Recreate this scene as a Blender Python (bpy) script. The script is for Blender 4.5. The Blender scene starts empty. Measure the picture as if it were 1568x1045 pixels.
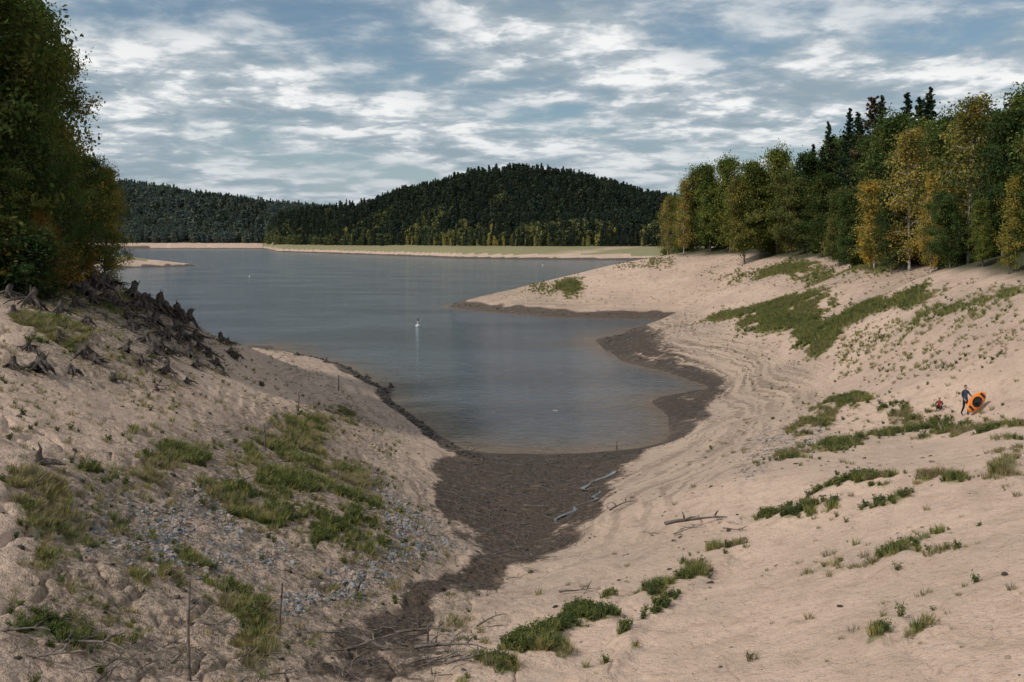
import bpy, math, numpy as np
from mathutils import Vector
rng=np.random.default_rng(7)
scene=bpy.context.scene
# ---- survey station: lens focal (px of the survey plate), station height above lake level
F=1524.; CX=784.; HY=369.; H=15.

# ------------------------------------------------------------------ noise
_tab=np.random.default_rng(3).random((256,256))
def vnoise(x,y,seed=0):
    x=np.asarray(x,float)+seed*17.3; y=np.asarray(y,float)+seed*9.7
    xi=np.floor(x).astype(int); yi=np.floor(y).astype(int)
    fx=x-xi; fy=y-yi
    fx=fx*fx*fx*(fx*(fx*6-15)+10); fy=fy*fy*fy*(fy*(fy*6-15)+10)
    a=_tab[xi&255,yi&255]; b=_tab[(xi+1)&255,yi&255]; c=_tab[xi&255,(yi+1)&255]; d=_tab[(xi+1)&255,(yi+1)&255]
    return (a*(1-fx)+b*fx)*(1-fy)+(c*(1-fx)+d*fx)*fy-0.5
def fbm(x,y,o=4,seed=0,g=0.5):
    s=0;a=1.
    for i in range(o):
        s=s+a*vnoise(x*2**i,y*2**i,seed+i*3); a*=g
    return s
def sstep(a,b,x):
    t=np.clip((x-a)/(b-a),0,1); return t*t*(3-2*t)

# ------------------------------------------------------------------ mesh helpers
def mk_mesh(name,V,quads=None,tris=None,smooth=True,matidx=None):
    me=bpy.data.meshes.new(name)
    V=np.asarray(V,np.float32)
    nq=0 if quads is None else len(quads); nt=0 if tris is None else len(tris)
    loops=[];sizes=[]
    if nq: loops.append(np.asarray(quads).ravel()); sizes.append(np.full(nq,4))
    if nt: loops.append(np.asarray(tris).ravel()); sizes.append(np.full(nt,3))
    loops=np.concatenate(loops).astype(np.int32); sizes=np.concatenate(sizes)
    starts=np.concatenate([[0],np.cumsum(sizes)[:-1]]).astype(np.int32)
    me.vertices.add(len(V)); me.vertices.foreach_set('co',V.ravel())
    me.loops.add(len(loops)); me.loops.foreach_set('vertex_index',loops)
    me.polygons.add(len(sizes)); me.polygons.foreach_set('loop_start',starts)
    if matidx is not None: me.polygons.foreach_set('material_index',np.asarray(matidx,np.int32))
    me.polygons.foreach_set('use_smooth',np.full(len(sizes),smooth))
    me.update(calc_edges=True)
    return me
def addobj(name,me,mats=(),loc=(0,0,0),rot=(0,0,0),scale=(1,1,1),parent=None,link=True):
    ob=bpy.data.objects.new(name,me)
    for m in mats:
        if me is not None and len(me.materials)<len(mats): me.materials.append(m)
    ob.location=loc; ob.rotation_euler=rot; ob.scale=scale
    if link: scene.collection.objects.link(ob)
    if parent: ob.parent=parent
    return ob
def attr_color(me,name,arr):
    a=me.attributes.new(name,'FLOAT_COLOR','POINT'); a.data.foreach_set('color',np.asarray(arr,np.float32).ravel())
def attr_float(me,name,arr):
    a=me.attributes.new(name,'FLOAT','POINT'); a.data.foreach_set('value',np.asarray(arr,np.float32).ravel())

# ------------------------------------------------------------------ node helpers
def node(nt,t,ins=None,**props):
    n=nt.nodes.new(t)
    for k,v in props.items(): setattr(n,k,v)
    for k,v in (ins or {}).items():
        s=n.inputs[k]
        if isinstance(v,bpy.types.NodeSocket): nt.links.new(v,s)
        else:
            if isinstance(v,tuple) and len(v)==3 and s.type=='RGBA': v=v+(1,)
            s.default_value=v
    return n
def mixc(nt,f,a,b,blend='MIX'):
    return node(nt,'ShaderNodeMix',{0:f,6:a,7:b},data_type='RGBA',blend_type=blend).outputs[2]
def mth(nt,op,a,b=0.0,c=None,clamp=False):
    d={0:a,1:b}
    if c is not None:d[2]=c
    return node(nt,'ShaderNodeMath',d,operation=op,use_clamp=clamp).outputs[0]
def mr(nt,v,a,b,c=0.0,d=1.0):
    return node(nt,'ShaderNodeMapRange',{0:v,1:a,2:b,3:c,4:d},interpolation_type='SMOOTHSTEP').outputs[0]
def noise(nt,vec,scale,detail=4,rough=0.5,dist=0.0):
    return node(nt,'ShaderNodeTexNoise',{'Vector':vec,'Scale':scale,'Detail':float(detail),'Roughness':rough,'Distortion':dist}).outputs[0]
def newmat(name):
    m=bpy.data.materials.new(name); m.use_nodes=True; nt=m.node_tree; nt.nodes.clear()
    out=nt.nodes.new('ShaderNodeOutputMaterial'); return m,nt,out
def simple(name,c1,c2,scale=8,rough=0.8,bump=0.3,spec=0.3,metal=0.0,dist=0.02):
    m,nt,out=newmat(name)
    tc=node(nt,'ShaderNodeTexCoord').outputs['Object']
    n=noise(nt,tc,scale,4,0.6)
    col=mixc(nt,mr(nt,n,0.35,0.65),c1,c2)
    b=node(nt,'ShaderNodeBump',{'Strength':bump,'Distance':dist,'Height':n})
    p=node(nt,'ShaderNodeBsdfPrincipled',{'Base Color':col,'Roughness':rough,'Specular IOR Level':spec,'Metallic':metal,'Normal':b.outputs[0]})
    nt.links.new(p.outputs[0],out.inputs[0]); return m

# ------------------------------------------------------------------ terrain control survey
shore=[(385,530),(415,537),(450,543),(480,549),(510,556),(555,575),(600,598),(625,630),(660,655),(690,677),(720,690),(790,695),(860,695),(940,690),(985,685),(1018,675),(1022,650),(1015,630),(1000,615),(1040,603),(1085,594),(1050,580),(1000,565),(950,552),(925,535),(914,519),(955,511),(1043,491),(960,488),(870,486),(780,480),(730,475),(686,470)]
CP=[]
def add(px,py,z,w=3e-3):
    d=(H-z)*F/(py-HY); CP.append(((px-CX)/F*d,d,z,w))
for p in shore: add(p[0],p[1],0.0,1e-5)
def addd(px,d,z,w=1e-3): CP.append(((px-CX)/F*d,d,z,w))
for p in [(730,221,1.3),(780,211,1.4),(870,200,1.4),(960,197,1.4),(800,219,2.2),(880,208,2.7),(960,205,2.9),(1020,196,1.6)]: addd(*p)
land=[ # left side
(170,428,12.0),(245,470,10.0),(300,490,8.6),(345,510,6.2),(368,522,3.6),
(0,430,12.5),(80,440,12.0),(0,480,11.5),(0,560,10),(0,700,9),(0,900,7.5),(0,1045,7),
(120,480,11),(200,520,9.8),(270,530,8.0),(330,560,6.0),(400,570,3.6),(450,590,2.8),(500,580,1.2),
(200,560,9),(200,650,8),(200,720,7.5),(200,800,7),(200,900,6.5),(200,1045,6),
(400,640,5.6),(400,700,5.5),(400,800,5.2),(400,900,5.3),(400,1045,5.2),
(550,650,2.2),(560,610,1.1),(530,700,3.5),(590,790,4.0),(640,740,2.1),(675,720,1.0),(690,780,1.6),(560,850,4.1),(600,900,3.6),(500,950,4.6),(640,880,3.0),
# gully
(860,715,0.25),(820,740,0.4),(790,800,0.9),(800,850,1.3),(710,900,2.1),(610,985,3.6),(560,1045,4.5),(750,740,0.4),(930,720,0.6),
# right
(900,790,1.6),(860,860,2.6),(760,920,3.2),(670,985,4.3),(1000,750,2.4),(1100,700,2.8),(1200,700,4.3),(1200,800,4.6),(1100,900,4.4),(1000,1000,4.8),(850,1000,4.5),(800,1045,5),(1000,1045,5.1),(1200,1045,5.8),(1568,1045,7.3),(1400,900,6.3),(1568,900,7.3),(1568,800,7.4),(1400,800,6.1),(1568,720,7.1),(1400,720,5.9),
(1480,637,4.8),(1568,640,5.8),(1300,600,3.4),(1200,600,2.0),(1100,620,0.8),(1100,650,1.5),(1050,670,0.8),(1400,550,6),(1568,550,8),(1568,470,10.5),(1568,435,11.6),(1400,440,10.3),(1400,480,8.8),(1400,415,12),(1300,402,12),(1200,396,11.7),(1100,391,11.8),
(1100,420,9.3),(950,430,6.5),(1100,440,7.3),(1200,420,9.5),(1300,430,9.3),(1200,460,6.3),(1100,478,2.6),(760,450,3.2),(820,436,5.0),(880,420,7.2),(940,404,9.5),(1010,393,11.2),
(1250,500,5.5),(1150,510,4),(1100,530,2.3),(1060,494,2.1),(1000,540,1.2),(1000,515,1.3),(1150,570,2),(1250,550,4),(1200,530,4),(1400,510,7.8),(1300,470,7.6),(1480,470,10),(1300,540,5)]
for p in land: add(*p)
def addw(px,py,z):   # lake-bed soundings located on the lake plane
    d=H*F/(py-HY); CP.append(((px-CX)/F*d,d,z,3e-3))
for p in [(780,650,-2),(900,630,-2),(700,600,-3),(850,550,-4),(600,540,-3),(780,510,-4),(500,490,-4),(640,470,-5),(420,495,-3),(890,503,-1.2),(960,590,-1.2),(985,500,-.6),(560,440,-6),(740,440,-5),(860,560,-3),(640,450,-6)]: addw(*p)
for p in [(-50,122,-1.2),(-62,108,0.5),(-46,145,-3),(-60,190,-4),(-80,150,-2),(-45,95,6.5),(-60,85,11),(-100,110,6),(-90,250,-3),(-40,70,12.8),(-70,60,14),(-36,105,1.0),
          (60,270,15),(100,230,17),(120,150,18),(90,110,16),(130,80,17),(60,60,11),(60,30,10),(-60,30,13),(-14,262,-6),(30,275,0),(10,270,-2),(-60,300,-6),(0,310,-6),(50,320,8),(120,310,18)]: CP.append((*p,3e-3))
for th in (-2.9,-2.2,-1.5,-1.0,1.0,1.5,2.2,2.9):
    for r in (3,8,25,90,280):
        CP.append((r*math.sin(th),r*math.cos(th),{3:7.5,8:8.5,25:10.5,90:15,280:18}[r],3e-3))
for th,a_,b_ in ((-.5,7.0,7.2),(-.25,5.9,6.6),(0,5.6,6.4),(.25,6.3,6.8),(.5,7.3,7.3)):
    CP.append((15*math.sin(th),15*math.cos(th),a_,3e-3)); CP.append((8*math.sin(th),8*math.cos(th),b_,3e-3)); CP.append((3*math.sin(th),3*math.cos(th),7.0,3e-3))
CP=np.array(CP)
cu=np.arctan2(CP[:,0],CP[:,1]); cv=np.log(np.hypot(CP[:,0],CP[:,1]))
def kern(r2): return 0.5*r2*np.log(r2+1e-12)
n=len(CP)
K=kern((cu[:,None]-cu[None])**2+(cv[:,None]-cv[None])**2)+np.diag(CP[:,3])
P=np.stack([np.ones(n),cu,cv],1)
A=np.block([[K,P],[P.T,np.zeros((3,3))]])
sol=np.linalg.lstsq(A,np.concatenate([CP[:,2],np.zeros(3)]),rcond=None)[0]
def tps(X,Y):
    sh=X.shape; u=np.arctan2(X,Y).ravel(); v=np.log(np.hypot(X,Y)).ravel()
    out=sol[n]+sol[n+1]*u+sol[n+2]*v
    for i in range(n): out+=sol[i]*kern((u-cu[i])**2+(v-cv[i])**2)
    return out.reshape(sh)
def pxb(x): return (np.asarray(x,float)-CX)/F
shT=pxb([-400,100,165,405,425,470,530,600,700,800,1000,1400,2200]); shD=np.array([1500,1900,1950,1850,1330,1240,1120,1000,850,800,765,760,760.])
r1T=pxb([300,380,440,480,540,600,660,720,780,850,900,950,1000,1060,1200,1600]); r1Y=np.array([366,358,347,338,332,318,304,286,279,283,295,307,320,331,342,347.])
r2T=pxb([-300,60,190,240,300,400,500,600,700,1000]); r2Y=np.array([283,285,288,296,309,322,328,334,340,345.])
def shoreD(t): return np.interp(t,shT,shD)
def ridgeD(t): return np.maximum(1190.,shoreD(t)*1.11+240)
def far(X,Y):
    Ys=np.maximum(Y,1.); t=np.clip(X/Ys,-2,2)
    sd=shoreD(t)*(1+0.02*fbm(X/120,Y/400,2,5))
    e=Y-sd
    bank=np.where(e<0,np.maximum(e*0.05,-6),0)+sstep(0,1,e/ (0.11*sd))*9.6*(e>0)
    D1=ridgeD(t); h1=(HY-np.interp(t,r1T,r1Y))/F*D1+H-10
    h1=h1*(t>pxb(300))
    up1=sstep(0,1,(Y-sd*1.11)/(D1-sd*1.11+1e-3))
    hill1=10+h1*up1*(1-0.5*sstep(D1,D1+500,Y)); hill1=np.where((Y>sd*1.11),hill1,-6)
    D2=2350.; h2=(HY-np.interp(t,r2T,r2Y))/F*D2+H-10
    hill2=10+h2*sstep(2000,D2,Y)*(1-.3*sstep(D2,D2+900,Y)); hill2=np.where(Y>1980,hill2,-6)
    z=np.maximum(bank,np.maximum(hill1,hill2))
    z=np.where(z>11,z+fbm(X/90,Y/90,4,9)*8,z)
    lr=sstep(0,70,X-(42+0.19*(Y-250)))*24-6
    ll=sstep(0,60,-X-0.45*Y)*22-6
    ax,ay,bx,by=-196.,588.,-330.,570.
    tt=np.clip(((X-ax)*(bx-ax)+(Y-ay)*(by-ay))/((bx-ax)**2+(by-ay)**2),0,1)
    ds=np.hypot((X-(ax+tt*(bx-ax))),(Y-(ay+tt*(by-ay)))*0.5)
    sp=-6+(8+9.5*np.minimum(1,tt*1.8))*(1-sstep(0,1,ds/(24+66*tt)))
    z=np.maximum(np.maximum(z,lr),np.maximum(ll,sp))
    back=sstep(0.0,-300,Y); return z*(1-back)+18*back
def hfun(X,Y):
    X=np.asarray(X,float);Y=np.asarray(Y,float); r=np.hypot(X,Y)+1e-6
    z=np.zeros_like(r); near=r<345
    if near.any(): z[near]=tps(X[near],Y[near])
    w=sstep(270,340,r); fz=far(X,Y); z=z*(1-w)+fz*w
    w0=sstep(1.0,3.5,r); z=7.0*(1-w0)+z*w0
    left=sstep(4,-6,X+ (r-20)*0.05)*(r<90)
    k=np.clip(np.abs(z)/2.5,0.10,1)*np.exp(-r/500)
    z=z+k*(fbm(X/11,Y/11,3,1)*0.55)+ (0.25+0.75*k)*np.exp(-r/120)*(fbm(X/1.5,Y/1.5,4,2,.6)*(0.08+.10*left)+fbm(X/.32,Y/.32,2,7)*.026*(1+1.5*left))
    rg=np.abs(fbm(X/2.6,Y/3.6,4,12,.6)); z=z-k*np.exp(-r/150)*(0.05+.15*left)*np.exp(-(rg/0.045)**2)
    tr=np.exp(-r/160)*(z>-.2)*(z<9.5)
    ph=z/0.40+fbm(X/6,Y/6,4,21)*1.5; fr=ph-np.floor(ph)
    led=np.where(fr<.8,fr/.8,(1-fr)/.2)-.5
    lo=left*sstep(7.8,6.6,z)
    z=z+tr*(0.06+.07*lo)*led*(0.15+1.3*np.clip(fbm(X/6,Y/6,3,31)*1.8+.25,0,1))
    return z
# grid
th_d=np.arange(-0.60,0.6001,0.00135)
th_l=-np.concatenate([np.linspace(math.pi,1.0,26),np.linspace(1.0,0.61,26)[1:]]); th_r=-th_l[::-1]
TH=np.concatenate([th_l,th_d,th_r])
def geo(a,b,q): return a*np.exp(np.arange(0,math.log(b/a),q))
R=np.concatenate([geo(.4,14,0.05),geo(14,42,0.0034),geo(42,110,0.0052),geo(110,330,0.008),geo(330,2800,0.012),geo(2800,9000,0.05)])
RR,TT=np.meshgrid(R,TH,indexing='ij')
GX=RR*np.sin(TT); GY=RR*np.cos(TT)
GZ=hfun(GX,GY)
nr,nc=GX.shape
slope=np.where(GY>0.1,(H-GZ)/np.maximum(GY,.1),1e9)
runmin=np.minimum.accumulate(slope,0)
def hit(px,py):
    c=np.clip(np.searchsorted(TH,math.atan((px-CX)/F)),0,nc-1)
    s=(py-HY)/F
    idx=np.argmax(runmin[:,c]<=s)
    return GX[idx,c],GY[idx,c],GZ[idx,c]
def zat(x,y): return float(hfun(np.array([x]),np.array([y]))[0])
# ---- surface regions (plan polygons on the ground)
def inpoly(poly,X,Y):
    c=np.zeros(X.shape,bool); j=len(poly)-1
    for i in range(len(poly)):
        xi,yi=poly[i];xj,yj=poly[j]
        c^=((yi>Y)!=(yj>Y))&(X<(xj-xi)*(Y-yi)/(yj-yi+1e-12)+xi); j=i
    return c
WX=GX+fbm(GX/2.2,GY/2.2,4,41,.6)*np.clip(RR/30,.5,5)*1.0; WY=GY+fbm(GX/2.2,GY/2.2,4,51,.6)*np.clip(RR/30,.5,8)*1.4
def region(plist):
    m=np.zeros(GX.shape)
    for w,pl in plist:
        P=[hit(a,b)[:2] for a,b in pl]
        xs=[p[0] for p in P];ys=[p[1] for p in P]
        sel=(WX>min(xs))&(WX<max(xs))&(WY>min(ys))&(WY<max(ys))
        v=np.zeros(GX.shape,bool); v[sel]=inpoly(P,WX[sel],WY[sel])
        m=np.maximum(m,w*v)
    return m
def stroke(pts,w): return [(a,b-w/2) for a,b in pts]+[(a,b+w/2) for a,b in pts[::-1]]
def blur(m,k):
    for ax in (0,1):
        c=np.cumsum(np.insert(m,0,0,axis=ax),axis=ax)
        L=m.shape[ax]
        lo=np.clip(np.arange(L)-k,0,L); hi=np.clip(np.arange(L)+k+1,0,L)
        m=(np.take(c,hi,ax)-np.take(c,lo,ax))/((hi-lo).reshape((-1,1) if ax==0 else (1,-1)))
    return m
mud=region([(1,[(672,722),(700,690),(740,687),(860,688),(940,684),(1010,680),(985,700),(950,718),(935,735),(920,772),(885,800),(860,838),(815,862),(770,880),(725,905),(680,930),(635,968),(605,985),(585,965),(630,930),(690,895),(720,870),(730,835),(700,805),(668,765)]),
 (.75,[(1000,612),(1060,596),(1110,604),(1090,625),(1055,645),(1035,680),(1005,690),(1022,650)]),
 (.72,[(918,519),(955,510),(1000,500),(1020,520),(1040,550),(1100,575),(1100,597),(1050,582),(1000,567),(950,554),(925,537)]),
 (.55,[(560,930),(640,960),(700,1000),(640,1045),(560,1045),(420,1045),(480,990)])])
mud=blur(mud,6)
gravel=region([(1,[(510,700),(560,725),(600,750),(650,790),(680,830),(650,870),(590,890),(520,920),(440,955),(490,900),(550,855),(590,800),(550,745)]),
 (.6,[(120,770),(300,750),(400,780),(450,850),(420,910),(300,890),(180,870),(60,850)]),(.3,[(1150,660),(1260,640),(1250,690),(1130,760)])])
gravel=blur(gravel,8)
earth=region([(1,[(0,425),(170,425),(345,505),(330,560),(230,590),(120,580),(0,570)]),(1,[(0,745),(200,690),(380,630),(540,620),(560,700),(640,780),(690,850),(600,960),(560,1045),(0,1045)]),(.7,[(640,900),(760,905),(720,960),(760,1045),(560,1045),(560,940)]),(.5,[(1400,450),(1568,430),(1568,500),(1450,500)]),(.6,[(1060,395),(1400,405),(1400,430),(1200,435),(1060,420)]),(.45,[(660,470),(1050,480),(1050,500),(900,492),(700,480)]),(.3,[(0,560),(300,580),(400,640),(200,690),(0,740)])])
earth=blur(earth,14)
RGR=[(.9,stroke([(1185,672),(1240,655),(1300,641),(1370,634)],15)),(.9,stroke([(1258,626),(1330,620),(1380,638)],13)),
(1,stroke([(1170,713),(1230,695),(1300,680),(1400,660)],11)),(.85,stroke([(1390,650),(1480,655),(1568,668)],32)),
(.9,[(1568,680),(1530,705),(1495,745),(1568,745)]),
(1,stroke([(1210,775),(1260,755),(1350,742),(1460,738)],22)),(.9,stroke([(1125,800),(1200,795),(1290,783),(1390,768)],11)),
(.8,stroke([(1035,862),(1080,862),(1120,845),(1135,858)],20)),(1,stroke([(860,1000),(940,942),(1020,905),(1100,872)],20)),
(1,stroke([(690,1043),(780,1018),(860,985),(930,930)],40)),(.8,stroke([(900,1043),(950,1010),(1050,905)],22)),
(1,stroke([(1322,985),(1368,980)],34)),(.9,stroke([(1350,885),(1400,850)],28)),(.8,stroke([(1390,985),(1460,960)],18)),(.55,stroke([(1370,870),(1440,810)],40)),(.45,stroke([(1240,880),(1500,840)],14))]
ridge_m=blur(region(RGR),5)*(RR<80)
GP=RGR+[(1,[(1080,490),(1110,476),(1160,470),(1210,480),(1290,500),(1270,530),(1240,548),(1200,518),(1130,502)]),
(1,[(1170,467),(1230,449),(1285,455),(1290,470),(1230,482),(1180,478)]),
(1,[(1265,503),(1285,472),(1360,455),(1410,440),(1425,455),(1370,478),(1310,497)]),
(1,[(812,441),(850,433),(902,437),(897,449),(850,451)]),
(.8,[(930,410),(1000,399),(1060,402),(1000,411)]),
(.6,[(1060,410),(1200,402),(1400,410),(1330,425),(1130,432),(1080,428)]),
(.32,[(1250,520),(1380,490),(1568,450),(1568,530),(1400,590),(1330,590),(1260,550)]),
(.55,[(1400,470),(1568,440),(1568,475),(1430,490)]),
(.85,[(430,640),(525,618),(530,640),(480,690),(530,720),(580,760),(592,820),(550,850),(490,830),(470,770),(400,740),(360,700),(400,665)]),
(.85,[(0,745),(150,712),(330,678),(330,702),(180,740),(0,800)]),(1,[(380,670),(430,645),(480,650),(470,690),(400,690)]),
(.8,[(280,730),(380,740),(470,780),(440,810),(350,800)]),(.85,[(205,850),(300,860),(430,945),(400,975),(280,925),(215,885)]),
(.8,[(0,920),(160,965),(150,985),(0,955)]),(.9,[(0,478),(110,490),(180,520),(120,540),(0,525)]),
(.6,[(0,780),(250,740),(300,800),(100,850),(0,880)]),(.7,stroke([(170,685),(290,655)],10)),(.5,[(100,430),(250,480),(240,500),(80,470)]),
(.9,stroke([(150,885),(200,890)],14)),(.6,stroke([(20,985),(60,1020),(180,1040)],18)),(.6,[(350,985),(420,960),(430,1045),(360,1045)]),(.6,[(540,700),(590,760),(600,830),(570,850),(560,780)])]
grass=region(GP); grass=blur(grass,3)
GZ=GZ+ridge_m*0.22+mud*fbm(GX/.8,GY/.8,4,66,.6)*0.13*np.exp(-RR/90)*(GZ>.12)
farb=((GY>740)&(GZ>3.6)&(GZ<10.5)&(GX/np.maximum(GY,1)>-.25)&(GX/np.maximum(GY,1)<.2))
grass=np.maximum(grass,((RR>480)&(RR<700)&(GZ>3.8)&(GX<0))*1.2)
patch=sstep(-.22,.14,fbm(GX/1.0,GY/1.0,4,61,.6)); lp=np.where(RR>85,1,0.0)
patch=np.maximum(patch,lp*sstep(-.35,-.05,fbm(GX/4,GY/4,3,62)))
gmask=np.maximum(grass*patch,farb*np.clip(1.25+1.6*fbm(GX/60,GY/25,2,77),0,1.5))
forest=np.maximum(sstep(11.4,12.4,GZ+fbm(GX/6,GY/6,3,71)*.8)*(RR>60),sstep(10.2,10.9,GZ)*(RR>600))
forest=np.maximum(forest,sstep(11.6,12.4,GZ)*(GX<-24)*(RR>50))
strata=sstep(0.2,.8,GZ)*(1-sstep(2.6,4.5,GZ+fbm(GX/8,GY/8,3,81)*2))*(0.3+.45*sstep(0,.3,fbm(GX/14,GY/14,2,91)+.15))
strata=np.maximum(strata,region([(1,[(520,690),(640,690),(700,760),(745,830),(700,880),(600,905),(640,830),(600,760)]),(1,[(930,515),(1060,490),(1160,535),(1180,590),(1090,600),(1050,580),(940,545)]),(.75,[(1085,600),(1200,605),(1180,650),(1050,760),(960,790),(920,780),(1000,700),(1060,650)]),(.6,[(380,530),(500,560),(600,600),(690,690),(600,690),(520,620),(420,580)])]))
strata=blur(strata,5)*(RR<400)
wetn=GZ+fbm(GX/3,GY/3,3,95)*0.5*np.clip(RR/120,.4,1)
lim=np.clip(RR/145,.42,1.5)
wet=(1-sstep(0.5*lim,1.15*lim,wetn))
V=np.stack([GX,GY,GZ],-1).reshape(-1,3)
ii=np.arange(nr*nc).reshape(nr,nc)
Q=np.stack([ii[:-1,:-1],ii[:-1,1:],ii[1:,1:],ii[1:,:-1]],-1).reshape(-1,4)[:,::-1]
me=mk_mesh('ground',V,Q)
one=np.ones_like(GZ)
attr_color(me,'m1',np.stack([gmask,mud,gravel,one],-1)); attr_color(me,'m2',np.stack([forest,strata,wet,one],-1)); attr_float(me,'earth',earth)
m,nt,out=newmat('ground_sand_mud_grass')
pos=node(nt,'ShaderNodeNewGeometry').outputs['Position']
a1=node(nt,'ShaderNodeSeparateColor',{0:node(nt,'ShaderNodeAttribute',attribute_name='m1').outputs[0]}).outputs
a2=node(nt,'ShaderNodeSeparateColor',{0:node(nt,'ShaderNodeAttribute',attribute_name='m2').outputs[0]}).outputs
ea=node(nt,'ShaderNodeAttribute',attribute_name='earth').outputs['Fac']
nA=noise(nt,pos,0.14,3,.6); nB=noise(nt,pos,1.1,4,.65); nC=noise(nt,pos,6,3,.7); nD=noise(nt,pos,22,1,.7)
col=mixc(nt,mr(nt,nA,.38,.62),(0.57,0.41,0.31),(0.47,0.34,0.26))
col=mixc(nt,mr(nt,nB,.45,.72,0,.7),col,(0.37,0.26,0.19))
col=mixc(nt,mr(nt,nC,.54,.72,0,.65),col,(0.25,0.175,0.128))
col=mixc(nt,mr(nt,nC,.45,.25,0,.35),col,(0.63,0.49,0.385))
col=mixc(nt,mr(nt,nD,.60,.74,0,.55),col,(0.16,0.11,0.08))
# brown earth
ef=mth(nt,'MULTIPLY',ea,mr(nt,mth(nt,'ADD',mth(nt,'MULTIPLY',nB,.6),mth(nt,'MULTIPLY',nC,.5)),.40,.64,.35,1))
col=mixc(nt,mth(nt,'MULTIPLY',ef,.9),col,mixc(nt,mr(nt,nC,.4,.65),(0.25,0.19,0.14),(0.10,0.078,0.055)))
# strata lines
sx=node(nt,'ShaderNodeSeparateXYZ',{0:pos}).outputs
zz=mth(nt,'MULTIPLY_ADD',nB,0.38,sx[2]); zz=mth(nt,'MULTIPLY_ADD',nA,.8,zz)
comb=node(nt,'ShaderNodeCombineXYZ',{2:mth(nt,'MULTIPLY',zz,12.0),0:mth(nt,'MULTIPLY',sx[0],.07),1:mth(nt,'MULTIPLY',sx[1],.07)}).outputs[0]
sl=noise(nt,comb,1.0,2,.65)
st=mth(nt,'MULTIPLY',mr(nt,sl,.46,.60),a2[1])
col=mixc(nt,mth(nt,'MULTIPLY',a2[1],.5),col,(0.36,0.27,0.205))
col=mixc(nt,mth(nt,'MULTIPLY',st,.75),col,mixc(nt,nC,(0.22,0.16,0.115),(0.11,0.08,0.058)))
# gravel
gv=node(nt,'ShaderNodeTexVoronoi',{'Vector':pos,'Scale':7.0}); gsep=node(nt,'ShaderNodeSeparateColor',{0:gv.outputs['Color']}).outputs
gcol=mixc(nt,gsep[0],(0.10,0.105,0.11),(0.30,0.275,0.25)); gcol=mixc(nt,mr(nt,gv.outputs['Distance'],.35,.6),gcol,(0.10,0.085,0.07))
gf=mth(nt,'MULTIPLY',a1[2],mr(nt,mth(nt,'ADD',nB,mth(nt,'MULTIPLY',nC,.6)),.70,.95),clamp=True)
col=mixc(nt,mth(nt,'MULTIPLY',gf,.85),col,gcol)
# mud: dark wet silt broken by tan crusts and streaks
mf=mth(nt,'MULTIPLY',mr(nt,mth(nt,'ADD',a1[1],mth(nt,'ADD',mth(nt,'MULTIPLY',nB,1.1),mth(nt,'MULTIPLY',sl,.8))),1.18,1.55),.95)
mcol=mixc(nt,mr(nt,nC,.38,.66),(0.020,0.014,0.010),(0.095,0.063,0.040))
mcol=mixc(nt,mr(nt,nB,.54,.68,0,.6),mcol,(0.20,0.138,0.092))
col=mixc(nt,mf,col,mcol)
# wet shore
wf=mr(nt,mth(nt,'ADD',a2[2],mth(nt,'MULTIPLY',nC,.5)),.55,1.0)
col=mixc(nt,mth(nt,'MULTIPLY',wf,.93),col,mixc(nt,nC,(0.034,0.025,0.019),(0.095,0.069,0.050)))
# grass tint
gg=mth(nt,'MULTIPLY',mr(nt,mth(nt,'ADD',a1[0],mth(nt,'MULTIPLY',nC,.6)),.55,1.1),.85)
gc=mixc(nt,mr(nt,nB,.35,.65),(0.14,0.155,0.055),(0.23,0.20,0.095))
col=mixc(nt,gg,col,gc)
col=mixc(nt,a2[0],col,mixc(nt,nC,(0.025,0.035,0.014),(0.08,0.072,0.035)))
hgt=mth(nt,'ADD',mth(nt,'MULTIPLY',nB,.15),mth(nt,'ADD',mth(nt,'MULTIPLY',nC,mth(nt,'MULTIPLY_ADD',mth(nt,'MAXIMUM',ea,a1[1]),.07,.07)),mth(nt,'MULTIPLY',nD,.024)))
bp=node(nt,'ShaderNodeBump',{'Strength':1.0,'Distance':1.0,'Height':hgt}).outputs[0]
rough=mth(nt,'SUBTRACT',0.95,mth(nt,'MULTIPLY',mth(nt,'MAXIMUM',wf,mf),mr(nt,nB,.52,.3,.05,.6)))
p=node(nt,'ShaderNodeBsdfPrincipled',{'Base Color':col,'Roughness':rough,'Specular IOR Level':.3,'Normal':bp})
nt.links.new(p.outputs[0],out.inputs[0])
addobj('ground',me,[m])

# ------------------------------------------------------------------ water
rs=np.concatenate([geo(45,330,0.02),geo(330,3000,0.05)]); ts=np.arange(-.9,.9,.006)
r2,t2=np.meshgrid(rs,ts,indexing='ij'); wx=r2*np.sin(t2); wy=r2*np.cos(t2)
wz=hfun(wx,wy); a,b=wx.shape; jj=np.arange(a*b).reshape(a,b)
me=mk_mesh('lake_water',np.stack([wx,wy,0*wx],-1).reshape(-1,3),np.stack([jj[:-1,:-1],jj[:-1,1:],jj[1:,1:],jj[1:,:-1]],-1).reshape(-1,4)[:,::-1])
attr_float(me,'shallow',np.exp(np.minimum(wz,0)*1.3)*(wz<.6))
m,nt,out=newmat('lake_water')
pos=node(nt,'ShaderNodeNewGeometry').outputs['Position']
mp=node(nt,'ShaderNodeMapping',{'Vector':pos,'Scale':(0.4,1.3,1.0),'Rotation':(0,0,.12)}).outputs[0]
w1=noise(nt,mp,1.3,3,.6,.3); w2=noise(nt,node(nt,'ShaderNodeMapping',{'Vector':pos,'Scale':(.6,1.1,1.0)}).outputs[0],.04,3,.6); w3=noise(nt,mp,0.33,2,.5)
sh=node(nt,'ShaderNodeAttribute',attribute_name='shallow').outputs['Fac']
col=mixc(nt,sh,(0.080,0.105,0.128),(0.17,0.12,0.08))
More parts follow.
